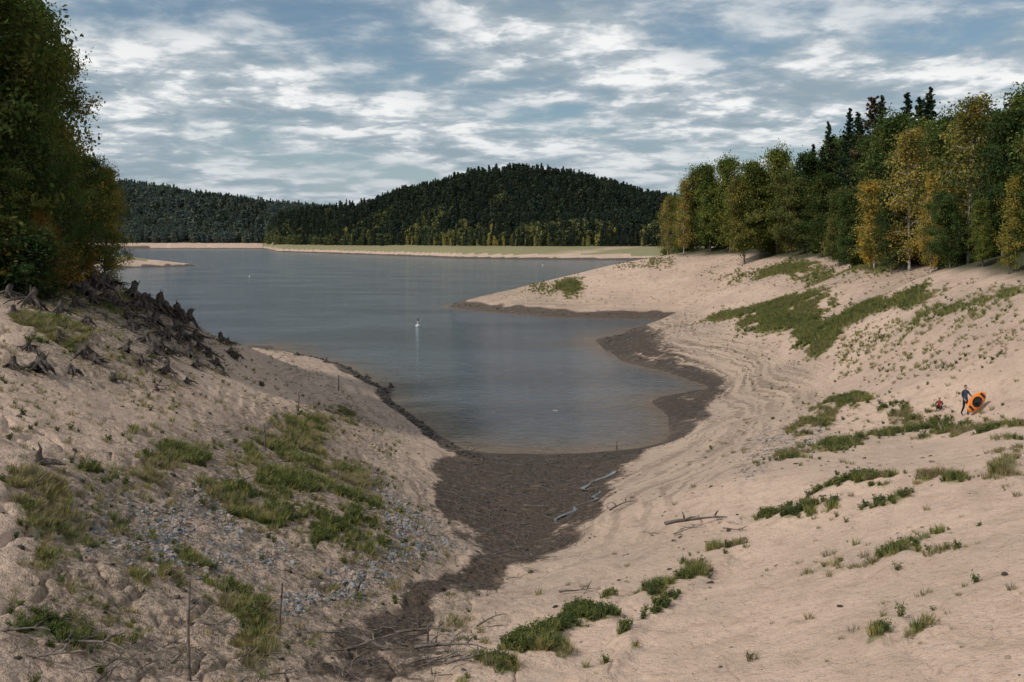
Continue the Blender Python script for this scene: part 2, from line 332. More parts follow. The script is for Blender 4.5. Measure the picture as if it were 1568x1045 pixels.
hh=mth(nt,'ADD',mth(nt,'MULTIPLY',w1,mr(nt,w2,.38,.62,.5,1.15)),mth(nt,'MULTIPLY',w3,.8))
bp=node(nt,'ShaderNodeBump',{'Strength':1.0,'Distance':1.0,'Height':hh}).outputs[0]
p=node(nt,'ShaderNodeBsdfPrincipled',{'Base Color':col,'Roughness':0.10,'IOR':1.33,'Normal':bp})
nt.links.new(p.outputs[0],out.inputs[0])
addobj('lake_water',me,[m])

# ------------------------------------------------------------------ tubes / leaves
def tube(path,rad,sides=6):
    path=np.asarray(path,float); n_=len(path)
    d=np.gradient(path,axis=0); d/=np.linalg.norm(d,axis=1)[:,None]+1e-9
    ref=np.where(np.abs(d[:,2:3])>.9,np.array([[1,0,0.]]),np.array([[0,0,1.]]))
    u=np.cross(d,ref); u/=np.linalg.norm(u,axis=1)[:,None]+1e-9; v=np.cross(d,u)
    an=np.linspace(0,2*np.pi,sides,endpoint=False)
    Vv=path[:,None]+np.asarray(rad)[:,None,None]*(np.cos(an)[None,:,None]*u[:,None]+np.sin(an)[None,:,None]*v[:,None])
    k=np.arange(n_*sides).reshape(n_,sides); k2=np.roll(k,-1,1)
    q=np.stack([k[:-1],k2[:-1],k2[1:],k[1:]],-1).reshape(-1,4)
    return Vv.reshape(-1,3),q
class Acc:
    def __init__(s): s.V=[];s.Q=[];s.M=[];s.T=[];s.n=0
    def add(s,V,Q,m,t=0.5):
        s.V.append(V);s.Q.append(np.asarray(Q)+s.n);s.M.append(np.full(len(Q),m));s.T.append(np.broadcast_to(np.asarray(t,float),(len(V),)).copy());s.n+=len(V)
    def mesh(s,name,smooth=True):
        me=mk_mesh(name,np.concatenate(s.V),np.concatenate(s.Q),None,smooth,np.concatenate(s.M))
        attr_float(me,'tint',np.concatenate(s.T)); return me
def leaves(acc,C,out_dir,size,tint,rg,elong=.6,flat=.5,along=None):
    k=len(C)
    nrm=rg.normal(size=(k,3))*1.0+out_dir*.9+np.array([0,0,flat]); nrm/=np.linalg.norm(nrm,axis=1)[:,None]
    ref=rg.normal(size=(k,3)) if along is None else along+rg.normal(size=(k,3))*.35
    u=ref-(ref*nrm).sum(1)[:,None]*nrm; u/=np.linalg.norm(u,axis=1)[:,None]+1e-9
    v=np.cross(nrm,u); s=size*(.6+.8*rg.random(k))[:,None]
    Vv=np.stack([C-u*s,C-v*s*elong+nrm*s*.15,C+u*s,C+v*s*elong+nrm*s*.15],1).reshape(-1,3)
    acc.add(Vv,np.arange(4*k).reshape(k,4),1,np.repeat(tint,4))
def broad(name,seed,Ht,Rr,base,nl,ncl,nlf,leaf,spread,up,prof='round',droop=0.0,drop=.12,r0=None,twigs=True):
    rg=np.random.default_rng(seed); acc=Acc()
    r0=r0 or Ht*.013
    zt=np.linspace(0,.95,10)*Ht; wob=np.cumsum(rg.normal(0,.012*Ht,(10,2)),0)*np.linspace(0,1,10)[:,None]
    tp=np.column_stack([wob,zt]); acc.add(*tube(tp,r0*(1-np.linspace(0,.93,10))**.8+.01,7),0)
    for i in range(nl):
        t=(i+rg.random())/nl; z0=base*.85+(Ht*.93-base*.85)*t
        sx_=np.array([np.interp(z0,zt,tp[:,0]),np.interp(z0,zt,tp[:,1]),z0])
        az=i*2.4+rg.normal(0,.4)
        c=(math.sin(math.pi*min(1,(t*.86+.14))**.8)**.55 if prof=='round' else (1-t)**.6*min(1,.35+t*2.0)+.10)
        L=Rr*c*(.55+.7*rg.random()); el=up+.5*t+rg.normal(0,.15)
        d=np.array([math.cos(az)*math.cos(el),math.sin(az)*math.cos(el),math.sin(el)])
        s=np.linspace(0,1,6)[:,None]
        pt=sx_+d*L*s+np.array([0,0,-droop*L])*s**2.2+rg.normal(0,.03*L,(6,3))*s
        rr=r0*.42*(1-t*.6)*(1-s[:,0]*.85)
        acc.add(*tube(pt,rr+.006,4),0)
        for cidx in range(ncl):
            if rg.random()<drop: continue
            sc=.28+.77*(cidx+rg.random())/ncl; q=min(sc,1)*5; k=min(int(q),4); bpnt=pt[k]+(pt[k+1]-pt[k])*(q-k)
            cc=bpnt+rg.normal(0,.13*Rr,3)*np.array([1,1,.7])*(.5+c*.5)
            if twigs: acc.add(*tube(np.array([bpnt,(bpnt+cc)/2+[0,0,.05],cc]),np.array([.022,.015,.006])*Ht/15,3),0)
            m_=int(nlf*(.6+.8*rg.random())); off=rg.normal(0,1,(m_,3)); off*=(spread*(.6+.6*rg.random()))*np.array([1,1,.62])
            if droop>0.2: off[:,2]-=np.abs(rg.normal(0,spread*.6,m_))
            C=cc+off; od=C-np.array([sx_[0],sx_[1],base+(Ht-base)*.45]); od/=np.linalg.norm(od,axis=1)[:,None]+1e-6
            leaves(acc,C,od,leaf,np.clip(rg.random()*.7+.15+rg.normal(0,.13,m_),0,1),rg)
    return acc.mesh(name,False)
def conifer(name,seed,Ht,Rr,nb,nn,leaf,start=.06,bare=0,power=.85,ragged=.4):
    rg=np.random.default_rng(seed); acc=Acc()
    z=np.linspace(0,1,8)*Ht; acc.add(*tube(np.column_stack([rg.normal(0,.02,8),rg.normal(0,.02,8),z]),Ht*.012*(1-np.linspace(0,.97,8))+.01,6),0)
    for i in range(nb):
        t=start+(1-start)*((i+rg.random())/nb)**1.05; t=min(t,.995); az=rg.random()*6.283
        L=(Rr*(1-t)**power+.18)*(1-ragged/2+ragged*rg.random()); el=.15+.5*t-.35*(1-t)
        d=np.array([math.cos(az)*math.cos(el),math.sin(az)*math.cos(el),math.sin(el)])
        s=np.linspace(0,1,5)[:,None]; pt=np.array([0,0,t*Ht])+d*L*s+np.array([0,0,-.28*L])*s+np.array([0,0,.16*L])*s**3
        if nn>12: acc.add(*tube(pt,.03*(1-s[:,0]*.9)*Ht/18,3),0)
        k=max(3,int(nn*(.35+L/Rr))); q=rg.random(k)**.7; C=np.array([np.interp(q,s[:,0],pt[:,j]) for j in range(3)]).T
        side=np.cross(d,[0,0,1.]); side/=np.linalg.norm(side)+1e-6
        w=rg.normal(0,.16*L,k)*(1.15-q); C=C+side*w[:,None]+np.array([0,0,-1])*np.abs(rg.normal(0,.06*L+.04,k))[:,None]
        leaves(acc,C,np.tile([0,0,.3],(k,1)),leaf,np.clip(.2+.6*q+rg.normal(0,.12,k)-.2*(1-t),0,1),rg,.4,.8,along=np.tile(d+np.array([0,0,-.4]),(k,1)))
    return acc.mesh(name,False)
def leafmat(name,dark,light,alt,altp=.3,trans=.3):
    m,nt,out=newmat(name)
    t=node(nt,'ShaderNodeAttribute',attribute_name='tint').outputs['Fac']
    oi=node(nt,'ShaderNodeObjectInfo').outputs['Random']
    tc=node(nt,'ShaderNodeTexCoord').outputs['Object']
    nz=noise(nt,tc,.45,1,.5)
    col=mixc(nt,t,dark,light)
    col=mixc(nt,mr(nt,mth(nt,'ADD',nz,mth(nt,'MULTIPLY',oi,.12)),.62-altp*.35,.75-altp*.3),col,alt)
    col=mixc(nt,1.0,col,node(nt,'ShaderNodeCombineColor',{0:mr(nt,oi,0,1,.8,1.2),1:mr(nt,oi,0,1,.85,1.12),2:.95}).outputs[0],'MULTIPLY')
    d=node(nt,'ShaderNodeBsdfDiffuse',{'Color':col}); tr=node(nt,'ShaderNodeBsdfTranslucent',{'Color':mixc(nt,.3,col,(0.16,0.18,0.03))})
    mx=node(nt,'ShaderNodeMixShader',{0:trans,1:d.outputs[0],2:tr.outputs[0]})
    nt.links.new(mx.outputs[0],out.inputs[0]); return m
bark=simple('bark_brown',(0.06,0.05,0.04),(0.17,0.14,0.11),6,.9,.6)
barkw=simple('bark_birch',(0.50,0.47,0.43),(0.16,0.14,0.12),2.5,.8,.4)
L_green=leafmat('leaf_green',(0.038,0.066,0.020),(0.12,0.165,0.048),(0.18,0.195,0.052),.22)
L_dark=leafmat('leaf_dark',(0.022,0.042,0.016),(0.070,0.108,0.036),(0.11,0.12,0.036),.1)
L_olive=leafmat('leaf_olive',(0.068,0.080,0.025),(0.19,0.20,0.055),(0.26,0.225,0.06),.3)
L_yel=leafmat('leaf_yellow',(0.24,0.17,0.04),(0.66,0.49,0.13),(0.27,0.27,0.08),.25,.4)
L_yg=leafmat('leaf_yellowgreen',(0.12,0.12,0.032),(0.34,0.30,0.08),(0.50,0.36,0.09),.35,.4)
L_rust=leafmat('leaf_rust',(0.055,0.050,0.018),(0.16,0.13,0.04),(0.26,0.16,0.045),.3)
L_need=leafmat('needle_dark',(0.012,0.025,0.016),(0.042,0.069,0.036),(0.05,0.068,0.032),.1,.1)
L_pine=leafmat('needle_brown',(0.035,0.038,0.024),(0.10,0.09,0.05),(0.15,0.09,0.055),.4,.1)
B=[broad('broadleaf_a',11,15,4.6,2.0,42,6,66,.17,.66,.35),
   broad('broadleaf_b',12,15,4.0,1.6,42,6,66,.17,.64,.45),
   broad('broadleaf_c',13,15,5.0,2.6,38,6,70,.18,.70,.25)]
FN=[broad('broadleaf_fine_a',14,15,4.4,1.8,46,7,125,.095,.52,.35,drop=.18),broad('broadleaf_fine_b',15,15,4.2,1.4,44,7,120,.095,.50,.5,droop=.22,drop=.2)]
BI=[broad('birch_a',21,15,4.2,2.2,40,6,44,.13,.50,.62,'birch',.42,.25,.13),
    broad('birch_b',22,15,3.7,1.8,38,6,44,.13,.50,.72,'birch',.38,.27,.12)]
BU=[broad('shrub_a',31,3,1.7,.2,20,4,50,.10,.34,.5,r0=.04),broad('shrub_b',32,3,1.4,.2,18,4,50,.10,.3,.8,r0=.04)]
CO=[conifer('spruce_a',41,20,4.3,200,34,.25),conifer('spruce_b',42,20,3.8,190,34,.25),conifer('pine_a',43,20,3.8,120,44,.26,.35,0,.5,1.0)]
def plant(kind,me,mats,x,y,height,refh,wid=1.0,sink=.15):
    nm=kind; s=height/refh
    ob=bpy.data.objects.new(nm,me)
    if len(me.materials)==0:
        me.materials.append(mats[0]); me.materials.append(mats[1])
    ob.location=(x,y,zat(x,y)-sink); ob.rotation_euler=(rng.normal(0,.03),rng.normal(0,.03),rng.random()*6.28)
    ob.scale=(s*wid,s*wid,s); scene.collection.objects.link(ob)
    for i in (0,1):
        ob.material_slots[i].link='OBJECT'; ob.material_slots[i].material=mats[i]
    return ob
def plant_top(kind,me,mats,px,d,top,refh,wid=1.0):
    x=(px-CX)/F*d; z0=zat(x,d); h=H+(HY-top)/F*d-z0
    s=h/refh
    w=wid*max(.8,min(1.25,1/s**.3)); return plant(kind,me,mats,x,d,h,refh,w)
G=(bark,L_green);D=(bark,L_dark);O=(bark,L_olive);Y=(barkw,L_yel);YG=(barkw,L_yg);RU=(bark,L_rust);N_=(bark,L_need);PN=(bark,L_pine)
RT=[('birch_tree',BI[0],YG,1022,236,292,.95),('birch_tree',BI[1],Y,1047,232,266,.75),('broadleaf_tree',B[0],O,1062,236,258,.8),('broadleaf_tree',B[1],G,1088,228,246,.9),
('broadleaf_tree',B[0],G,1118,222,238,.9),('broadleaf_tree',B[2],O,1140,205,268,.75),('broadleaf_tree',B[1],G,1165,205,240,.9),('broadleaf_tree',B[0],G,1190,205,224,.9),
('broadleaf_tree',B[2],O,1212,186,262,.8),('broadleaf_tree',B[1],D,1232,190,228,.9),('spruce_tree',CO[0],N_,1252,195,220,1),('spruce_tree',CO[1],N_,1276,190,185,1),
('broadleaf_tree',B[1],O,1285,155,285,.75),('spruce_tree',CO[0],N_,1302,180,165,1),('broadleaf_tree',B[0],D,1258,172,262,.85),('pine_tree',CO[2],PN,1340,170,150,1.15),('spruce_tree',CO[1],N_,1318,172,172,1),
('spruce_tree',CO[0],N_,1356,165,146,1),('birch_tree',BI[1],YG,1338,128,262,1.1),('birch_tree',BI[0],Y,1392,118,182,1.0),('spruce_tree',CO[1],N_,1388,160,142,1.1),('spruce_tree',CO[0],N_,1422,155,134,1.1),('pine_tree',CO[2],N_,1405,158,150,1.1),
('broadleaf_tree',B[0],G,1440,128,172,.8),('birch_tree',BI[1],YG,1425,110,250,.7),('birch_tree',BI[0],YG,1482,104,128,1.1),('broadleaf_tree',B[2],D,1535,98,160,.8),('broadleaf_tree',B[1],G,1572,104,125,1),
('broadleaf_tree',B[0],G,1620,94,110,1),('birch_tree',BI[1],O,1545,84,255,.7),('broadleaf_tree',B[1],D,1600,84,180,.9),('broadleaf_tree',B[2],G,1680,88,100,1),
('broadleaf_tree',B[1],G,1305,145,290,.75),('broadleaf_tree',B[0],D,1365,120,290,.65),('broadleaf_tree',B[2],G,1455,102,290,.65),('broadleaf_tree',B[1],G,1505,92,300,.6)]
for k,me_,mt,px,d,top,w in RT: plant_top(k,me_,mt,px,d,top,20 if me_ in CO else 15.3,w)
sky_x=[1010,1060,1110,1180,1230,1270,1330,1420,1500,1568,1700]; sky_y=[300,275,256,242,238,205,175,160,152,145,130]
ed_x=[1010,1100,1200,1300,1400,1480,1568,1700]; ed_d=[245,228,200,155,118,104,95,90]
for i in range(34):
    px=1040+(i+.6*rng.random())/34*620; e=np.interp(px,ed_x,ed_d); d=e+12+rng.random()*40
    k=rng.integers(0,7); me_,mt,kn=[(B[0],D,'broadleaf_tree'),(B[1],G,'broadleaf_tree'),(B[2],D,'broadleaf_tree'),(CO[0],N_,'spruce_tree'),(CO[1],N_,'spruce_tree'),(B[0],G,'broadleaf_tree'),(B[1],D,'broadleaf_tree')][k]
    if px<1200 and me_ in CO: me_,mt,kn=B[1],D,'broadleaf_tree'
    plant_top(kn,me_,mt,px,d,np.interp(px,sky_x,sky_y)+4+rng.random()*30,20 if me_ in CO else 15.3,1.0)
for i in range(60):
    px=1010+rng.random()*600; e=np.interp(px,ed_x,ed_d); d=e-1+rng.random()*8
    plant('shrub',BU[i%2],[G,D,O,G,RU][i%5],(px-CX)/F*d,d,1.6+rng.random()*3.4,3,1.15)
LT=[('broadleaf_tree',FN[0],G,-10,64,-90,1),('broadleaf_tree',FN[1],G,28,70,-25,.9),('birch_tree',FN[1],O,62,74,40,.95),('birch_tree',BI[1],YG,100,78,165,1.1),('broadleaf_tree',FN[0],G,132,80,228,.85),
('broadleaf_tree',FN[1],O,160,84,240,.7),('broadleaf_tree',FN[1],G,45,62,150,.8),('broadleaf_tree',FN[0],G,18,60,230,.8),('broadleaf_tree',FN[0],G,85,68,240,.8),('broadleaf_tree',B[0],D,-80,60,-80,1),('broadleaf_tree',B[1],G,-150,64,-120,1),
('broadleaf_tree',B[2],D,-60,80,-60,1),('broadleaf_tree',FN[1],RU,62,60,310,.7),('broadleaf_tree',FN[1],G,110,72,300,.8)]
for k,me_,mt,px,d,top,w in LT: plant_top(k,me_,mt,px,d,top,20 if me_ in CO else 15.3,w)
for px,d,h in [(120,72,2.5),(90,66,3),(60,62,3.5),(20,60,3.5),(-20,58,4),(40,58,3.5),(100,75,3),(-60,56,4)]:
    plant('shrub',BU[int(px)%2],[RU,D,O][int(abs(px))%3],(px-CX)/F*d,d,h,3,1.2)

# ------------------------------------------------------------------ instanced masses
def proto_coll(name,meshes,mats):
    c=bpy.data.collections.new(name)
    for i,(me_,mt) in enumerate(zip(meshes,mats)):
        ob=bpy.data.objects.new('%s_%02d'%(name,i),me_)
        if len(me_.materials)==0:
            for q in mt: me_.materials.append(q)
        c.objects.link(ob)
    return c
def scatter(name,pts,rot,scl,pid,coll):
    me=bpy.data.meshes.new(name); me.vertices.add(len(pts)); me.vertices.foreach_set('co',np.asarray(pts,np.float32).ravel())
    a=me.attributes.new('rot','FLOAT_VECTOR','POINT'); a.data.foreach_set('vector',np.asarray(rot,np.float32).ravel())
    a=me.attributes.new('scl','FLOAT_VECTOR','POINT'); a.data.foreach_set('vector',np.asarray(scl,np.float32).ravel())
    a=me.attributes.new('pid','INT','POINT'); a.data.foreach_set('value',np.asarray(pid,np.int32))
    ob=bpy.data.objects.new(name,me); scene.collection.objects.link(ob)
    ng=bpy.data.node_groups.new(name,'GeometryNodeTree')
    ng.interface.new_socket('Geometry',in_out='INPUT',socket_type='NodeSocketGeometry'); ng.interface.new_socket('Geometry',in_out='OUTPUT',socket_type='NodeSocketGeometry')
    gi=ng.nodes.new('NodeGroupInput'); go=ng.nodes.new('NodeGroupOutput')
    ci=ng.nodes.new('GeometryNodeCollectionInfo'); ci.inputs['Collection'].default_value=coll; ci.inputs['Separate Children'].default_value=True; ci.inputs['Reset Children'].default_value=True
    iop=ng.nodes.new('GeometryNodeInstanceOnPoints'); iop.inputs['Pick Instance'].default_value=True
    def na(nm,t):
        q=ng.nodes.new('GeometryNodeInputNamedAttribute'); q.data_type=t; q.inputs['Name'].default_value=nm; return q.outputs['Attribute']
    e=ng.nodes.new('FunctionNodeEulerToRotation')
    ng.links.new(na('rot','FLOAT_VECTOR'),e.inputs[0]); ng.links.new(e.outputs[0],iop.inputs['Rotation'])
    ng.links.new(na('scl','FLOAT_VECTOR'),iop.inputs['Scale']); ng.links.new(na('pid','INT'),iop.inputs['Instance Index'])
    ng.links.new(gi.outputs[0],iop.inputs['Points']); ng.links.new(ci.outputs[0],iop.inputs['Instance']); ng.links.new(iop.outputs[0],go.inputs[0])
    md=ob.modifiers.new('scatter','NODES'); md.node_group=ng
    return ob
# distant forests
FC=[conifer('far_spruce_a',61,18,3.2,48,7,1.1,.04),conifer('far_spruce_b',62,18,2.7,44,7,1.05,.05),conifer('far_pine',63,17,3.4,34,8,1.1,.3,0,.5,.8)]
FB=[broad('far_broad_a',64,13,3.8,1,14,4,8,.72,.8,.4,drop=.05,twigs=False),broad('far_broad_b',65,13,3.8,1,14,4,8,.72,.8,.4,drop=.05,twigs=False),broad('far_birch',66,13,2.6,1,12,4,8,.6,.6,.7,'birch',.3,.1,twigs=False)]
fd1=leafmat('far_needle',(0.030,0.047,0.040),(0.060,0.084,0.060),(0.075,0.095,0.058),.2,.1)  # distance haze painted into the needle colour: bluer and paler
fg1=leafmat('far_leaf',(0.055,0.078,0.042),(0.125,0.155,0.070),(0.17,0.17,0.075),.2,.2)  # hill broadleaf colour also lightened and blued to imitate haze
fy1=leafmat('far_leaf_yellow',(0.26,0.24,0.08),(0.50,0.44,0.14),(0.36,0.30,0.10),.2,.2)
fh1=leafmat('far_leaf_hazy',(0.090,0.122,0.125),(0.135,0.168,0.150),(0.15,0.18,0.14),.2,.2)  # aerial haze of the far ridge put into its leaf colour
def finish(t,y,minz):
    x=t*y; z=hfun(x,y); k=z>minz; return x[k],y[k],z[k]
N1=15000
t=-.32+.62*rng.random(N1); sdd=shoreD(t)*1.085; y=sdd+(ridgeD(t)+50-sdd)*rng.random(N1)
x,y,z=finish(t,y,10.1)
nzv=fbm(x/60,y/60,3,101); up=z/70+nzv*1.0
pid=np.where(up>.36,rng.integers(0,3,len(x)),np.where(rng.random(len(x))<.66,3+rng.integers(0,2,len(x)),rng.integers(0,2,len(x))))
pid=np.where((z<18)&(rng.random(len(x))<.12),5,pid); pid=np.where((fbm(x/22,y/22,2,103)>.34)&(z<18),5,pid)
s=(.65+.8*rng.random(len(x))**1.5)*np.where(z<13,.75,1); sc=np.stack([s*(.85+.3*rng.random(len(x)))]*2+[s],1)
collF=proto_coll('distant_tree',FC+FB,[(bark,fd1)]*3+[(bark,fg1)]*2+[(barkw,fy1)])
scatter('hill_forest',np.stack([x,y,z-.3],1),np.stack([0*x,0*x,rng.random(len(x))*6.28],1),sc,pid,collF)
N2=9000; t=-.62+.58*rng.random(N2); y=1985+560*rng.random(N2); x,y,z=finish(t,y,10.3); s=1.15+.7*rng.random(len(x))
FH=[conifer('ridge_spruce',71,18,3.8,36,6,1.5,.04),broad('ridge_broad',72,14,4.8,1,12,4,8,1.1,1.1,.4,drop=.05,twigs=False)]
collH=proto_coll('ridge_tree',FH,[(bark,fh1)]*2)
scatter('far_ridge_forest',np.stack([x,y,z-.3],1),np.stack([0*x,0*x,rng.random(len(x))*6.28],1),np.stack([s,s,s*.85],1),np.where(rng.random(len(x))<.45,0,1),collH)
N3=3000; t=-.62+.5*rng.random(N3); sdd=shoreD(t)*1.09; y=sdd+rng.random(N3)*110; x,y,z=finish(t,y,9.4); s=.9+.5*rng.random(len(x))
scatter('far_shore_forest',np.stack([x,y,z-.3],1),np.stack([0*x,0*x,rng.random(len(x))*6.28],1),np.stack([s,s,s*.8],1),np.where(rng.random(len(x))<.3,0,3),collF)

# grass
def tuft(name,seed,nb,h,spread,lean):
    rg=np.random.default_rng(seed); acc=Acc()
    for i in range(nb):
        a_=rg.random()*6.28; r_=spread*math.sqrt(rg.random()); b0=np.array([r_*math.cos(a_),r_*math.sin(a_),0]); l=h*(.5+.7*rg.random())
        dr=np.array([math.cos(a_),math.sin(a_),0])*lean*rg.random()+rg.normal(0,.12,3)*[1,1,0]
        w=.007+.006*rg.random(); sd=np.array([-math.sin(a_+1),math.cos(a_+1),0])*w
        p0,p1,p2=b0,b0+dr*l*.35+[0,0,l*.6],b0+dr*l+[0,0,l*.95]
        acc.add(np.array([p0-sd,p0+sd,p1-sd*.8,p1+sd*.8,p2-sd*.15,p2+sd*.15]),[[0,1,3,2],[2,3,5,4]],1,rg.random())
    return acc.mesh(name,False)
def weed(name,seed,nst,h):
    rg=np.random.default_rng(seed); acc=Acc()
    for i in range(nst):
        a_=rg.random()*6.28; l=h*(.6+.6*rg.random()); d=np.array([math.cos(a_)*.5,math.sin(a_)*.5,1]); pt=np.array([[0,0,0],d*l*.5,d*l+[0,0,.02]]); acc.add(*tube(pt,[.006,.005,.002],3),1,.2)
        C=pt[0]+d*l*rg.random((14,1))**.7+rg.normal(0,.035,(14,3)); C[:,2]=np.abs(C[:,2]); leaves(acc,C,np.zeros((14,3)),.03,rg.random(14),rg)
    return acc.mesh(name,False)
gm=leafmat('grass_green',(0.13,0.15,0.05),(0.29,0.30,0.11),(0.36,0.31,0.15),.3,.3)
gd=leafmat('grass_dry',(0.19,0.15,0.085),(0.40,0.33,0.19),(0.19,0.185,0.08),.3,.3)
gw=leafmat('weed_green',(0.06,0.08,0.03),(0.15,0.18,0.065),(0.22,0.18,0.09),.2,.3)
TU=[tuft('tuft_a',1,40,.28,.16,.8),tuft('tuft_b',2,36,.36,.13,.5),tuft('tuft_c',3,30,.20,.18,1.1),tuft('tuft_d',4,34,.28,.14,.9),weed('weed_a',5,9,.28),weed('weed_b',6,12,.2)]
collG=proto_coll('grass_tuft',TU,[(gm,gm),(gm,gm),(gd,gd),(gd,gd),(gw,gw),(gw,gw)])
dr=np.gradient(R); dth=np.gradient(TH); area=RR*dr[:,None]*dth[None,:]
def sample(weight,n_):
    p=weight.ravel(); p=p/p.sum(); idx=rng.choice(p.size,n_,p=p)
    i,j=np.unravel_index(idx,GX.shape); i2=np.clip(i+1,0,nr-1); j2=np.clip(j+1,0,nc-1); u=rng.random(n_);v=rng.random(n_)
    def L(Gd): return (Gd[i,j]*(1-u)+Gd[i2,j]*u)*(1-v)+(Gd[i,j2]*(1-u)+Gd[i2,j2]*u)*v
    return L(GX),L(GY),L(GZ),i,j
vis=(np.abs(TT)<.60)&(RR>13)&(RR<330)&(GZ>.15)
x,y,z,i,j=sample(gmask**2*area**.70*vis*(patch>.3),22000)
dd=np.hypot(x,y); s=(.45+.7*rng.random(len(x)))*np.clip(.75+dd/150,.8,1.9)*(.6+.5*gmask[i,j])
mixn=fbm(x/3,y/3,2,111)+rng.normal(0,.22,len(x))+.06*(x<0); pid=np.where(mixn>.10,2+rng.integers(0,2,len(x)),np.where(mixn<-.12,4+rng.integers(0,2,len(x)),rng.integers(0,2,len(x))))
pid=np.where((dd>75)&(pid>=2)&(rng.random(len(x))<.6),0,pid)
scatter('grass',np.stack([x,y,z-.02],1),np.stack([rng.normal(0,.1,len(x)),rng.normal(0,.1,len(x)),rng.random(len(x))*6.28],1),np.stack([s]*3,1),pid,collG)
x,y,z,i,j=sample((.15+(fbm(GX/3,GY/3,3,121)>.06))*area**.7*vis*(GZ>1.5)*(GZ<11.8)*(mud<.2)*(.10+1.9*earth+.35*(RR>60)),10500); s=.25+.65*rng.random(len(x))**1.5
pw=np.where(rng.random(len(x))<.5,2+rng.integers(0,2,len(x)),rng.integers(0,6,len(x)))
scatter('weeds',np.stack([x,y,z-.02],1),np.stack([0*x,0*x,rng.random(len(x))*6.28],1),np.stack([s]*3,1),pw,collG)

# rocks
def rock(name,seed):
    import bmesh
    rg=np.random.default_rng(seed); bm=bmesh.new(); bmesh.ops.create_icosphere(bm,subdivisions=2,radius=1)
    pl=[(rg.normal(size=3),.55+.3*rg.random()) for _ in range(9)]
    for v in bm.verts:
        c=np.array(v.co)
        for nn_,dd_ in pl:
            nn_=nn_/np.linalg.norm(nn_); k=c@nn_
            if k>dd_: c=c-nn_*(k-dd_)
        v.co=c*np.array([1,.75,.5])
    me=bpy.data.meshes.new(name); bm.to_mesh(me); bm.free(); return me
def rockmat(name,a,b):
    m,nt,out=newmat(name); oi=node(nt,'ShaderNodeObjectInfo').outputs['Random']; tc=node(nt,'ShaderNodeTexCoord').outputs['Object']
    nz=noise(nt,tc,2.5,3,.65); col=mixc(nt,oi,a,b); col=mixc(nt,mr(nt,nz,.4,.7,0,.5),col,(a[0]*1.1,a[1]*1.05,a[2]))
    p=node(nt,'ShaderNodeBsdfPrincipled',{'Base Color':col,'Roughness':.85}); nt.links.new(p.outputs[0],out.inputs[0]); return m
rg1=rockmat('rock_grey',(0.10,0.11,0.12),(0.30,0.295,0.285)); rb1=rockmat('rock_brown',(0.15,0.105,0.08),(0.42,0.31,0.235)); rd1=rockmat('rock_dark',(0.022,0.018,0.015),(0.085,0.065,0.050))
RK=[rock('rock%d'%i,80+i) for i in range(6)]
collR=proto_coll('stone',RK,[(rg1,),(rg1,),(rb1,),(rb1,),(rd1,),(rd1,)])
x,y,z,i,j=sample(gravel**1.5*area**.85*vis*(.12+(fbm(GX/1.0,GY/1.0,4,131,.6)>.02)),8500)
s=.03+.10*rng.random(len(x))**3.5+.02*rng.random(len(x)); pid=np.where(rng.random(len(x))<.6,rng.integers(0,2,len(x)),2+rng.integers(0,2,len(x)))
x2,y2,z2,i,j=sample(area**.8*vis*(GZ<11)*(mud<.3)*(.35+2*(fbm(GX/6,GY/6,3,141)>.1)+1.8*earth),6500); s2=.022+.14*rng.random(len(x2))**4
p2=rng.integers(2,6,len(x2))
x3,y3,z3,i,j=sample(((GZ>-.05)&(GZ<.5))*area**.7*vis*(RR<240)*(.3+.5*mud+1.8*((GX<-2)&(RR<150))),2600); s3=(.05+.26*rng.random(len(x3))**3)*np.clip(np.hypot(x3,y3)/90,.8,1.8)*np.where(x3<-2,1.15,.7); p3=4+rng.integers(0,2,len(x3))
x4,y4,z4,i,j=sample(mud**1.5*area**.8*vis*(RR<110),1500); s4=.02+.13*rng.random(len(x4))**3.5; p4=4+rng.integers(0,2,len(x4))
X_=np.concatenate([x,x2,x3,x4]);Y_=np.concatenate([y,y2,y3,y4]);Z_=np.concatenate([z,z2,z3,z4]);S_=np.concatenate([s,s2,s3,s4]);P_=np.concatenate([pid,p2,p3,p4])
scatter('stones',np.stack([X_,Y_,Z_],1),rng.random((len(X_),3))*[.6,.6,6.28],np.stack([S_]*3,1),P_,collR)

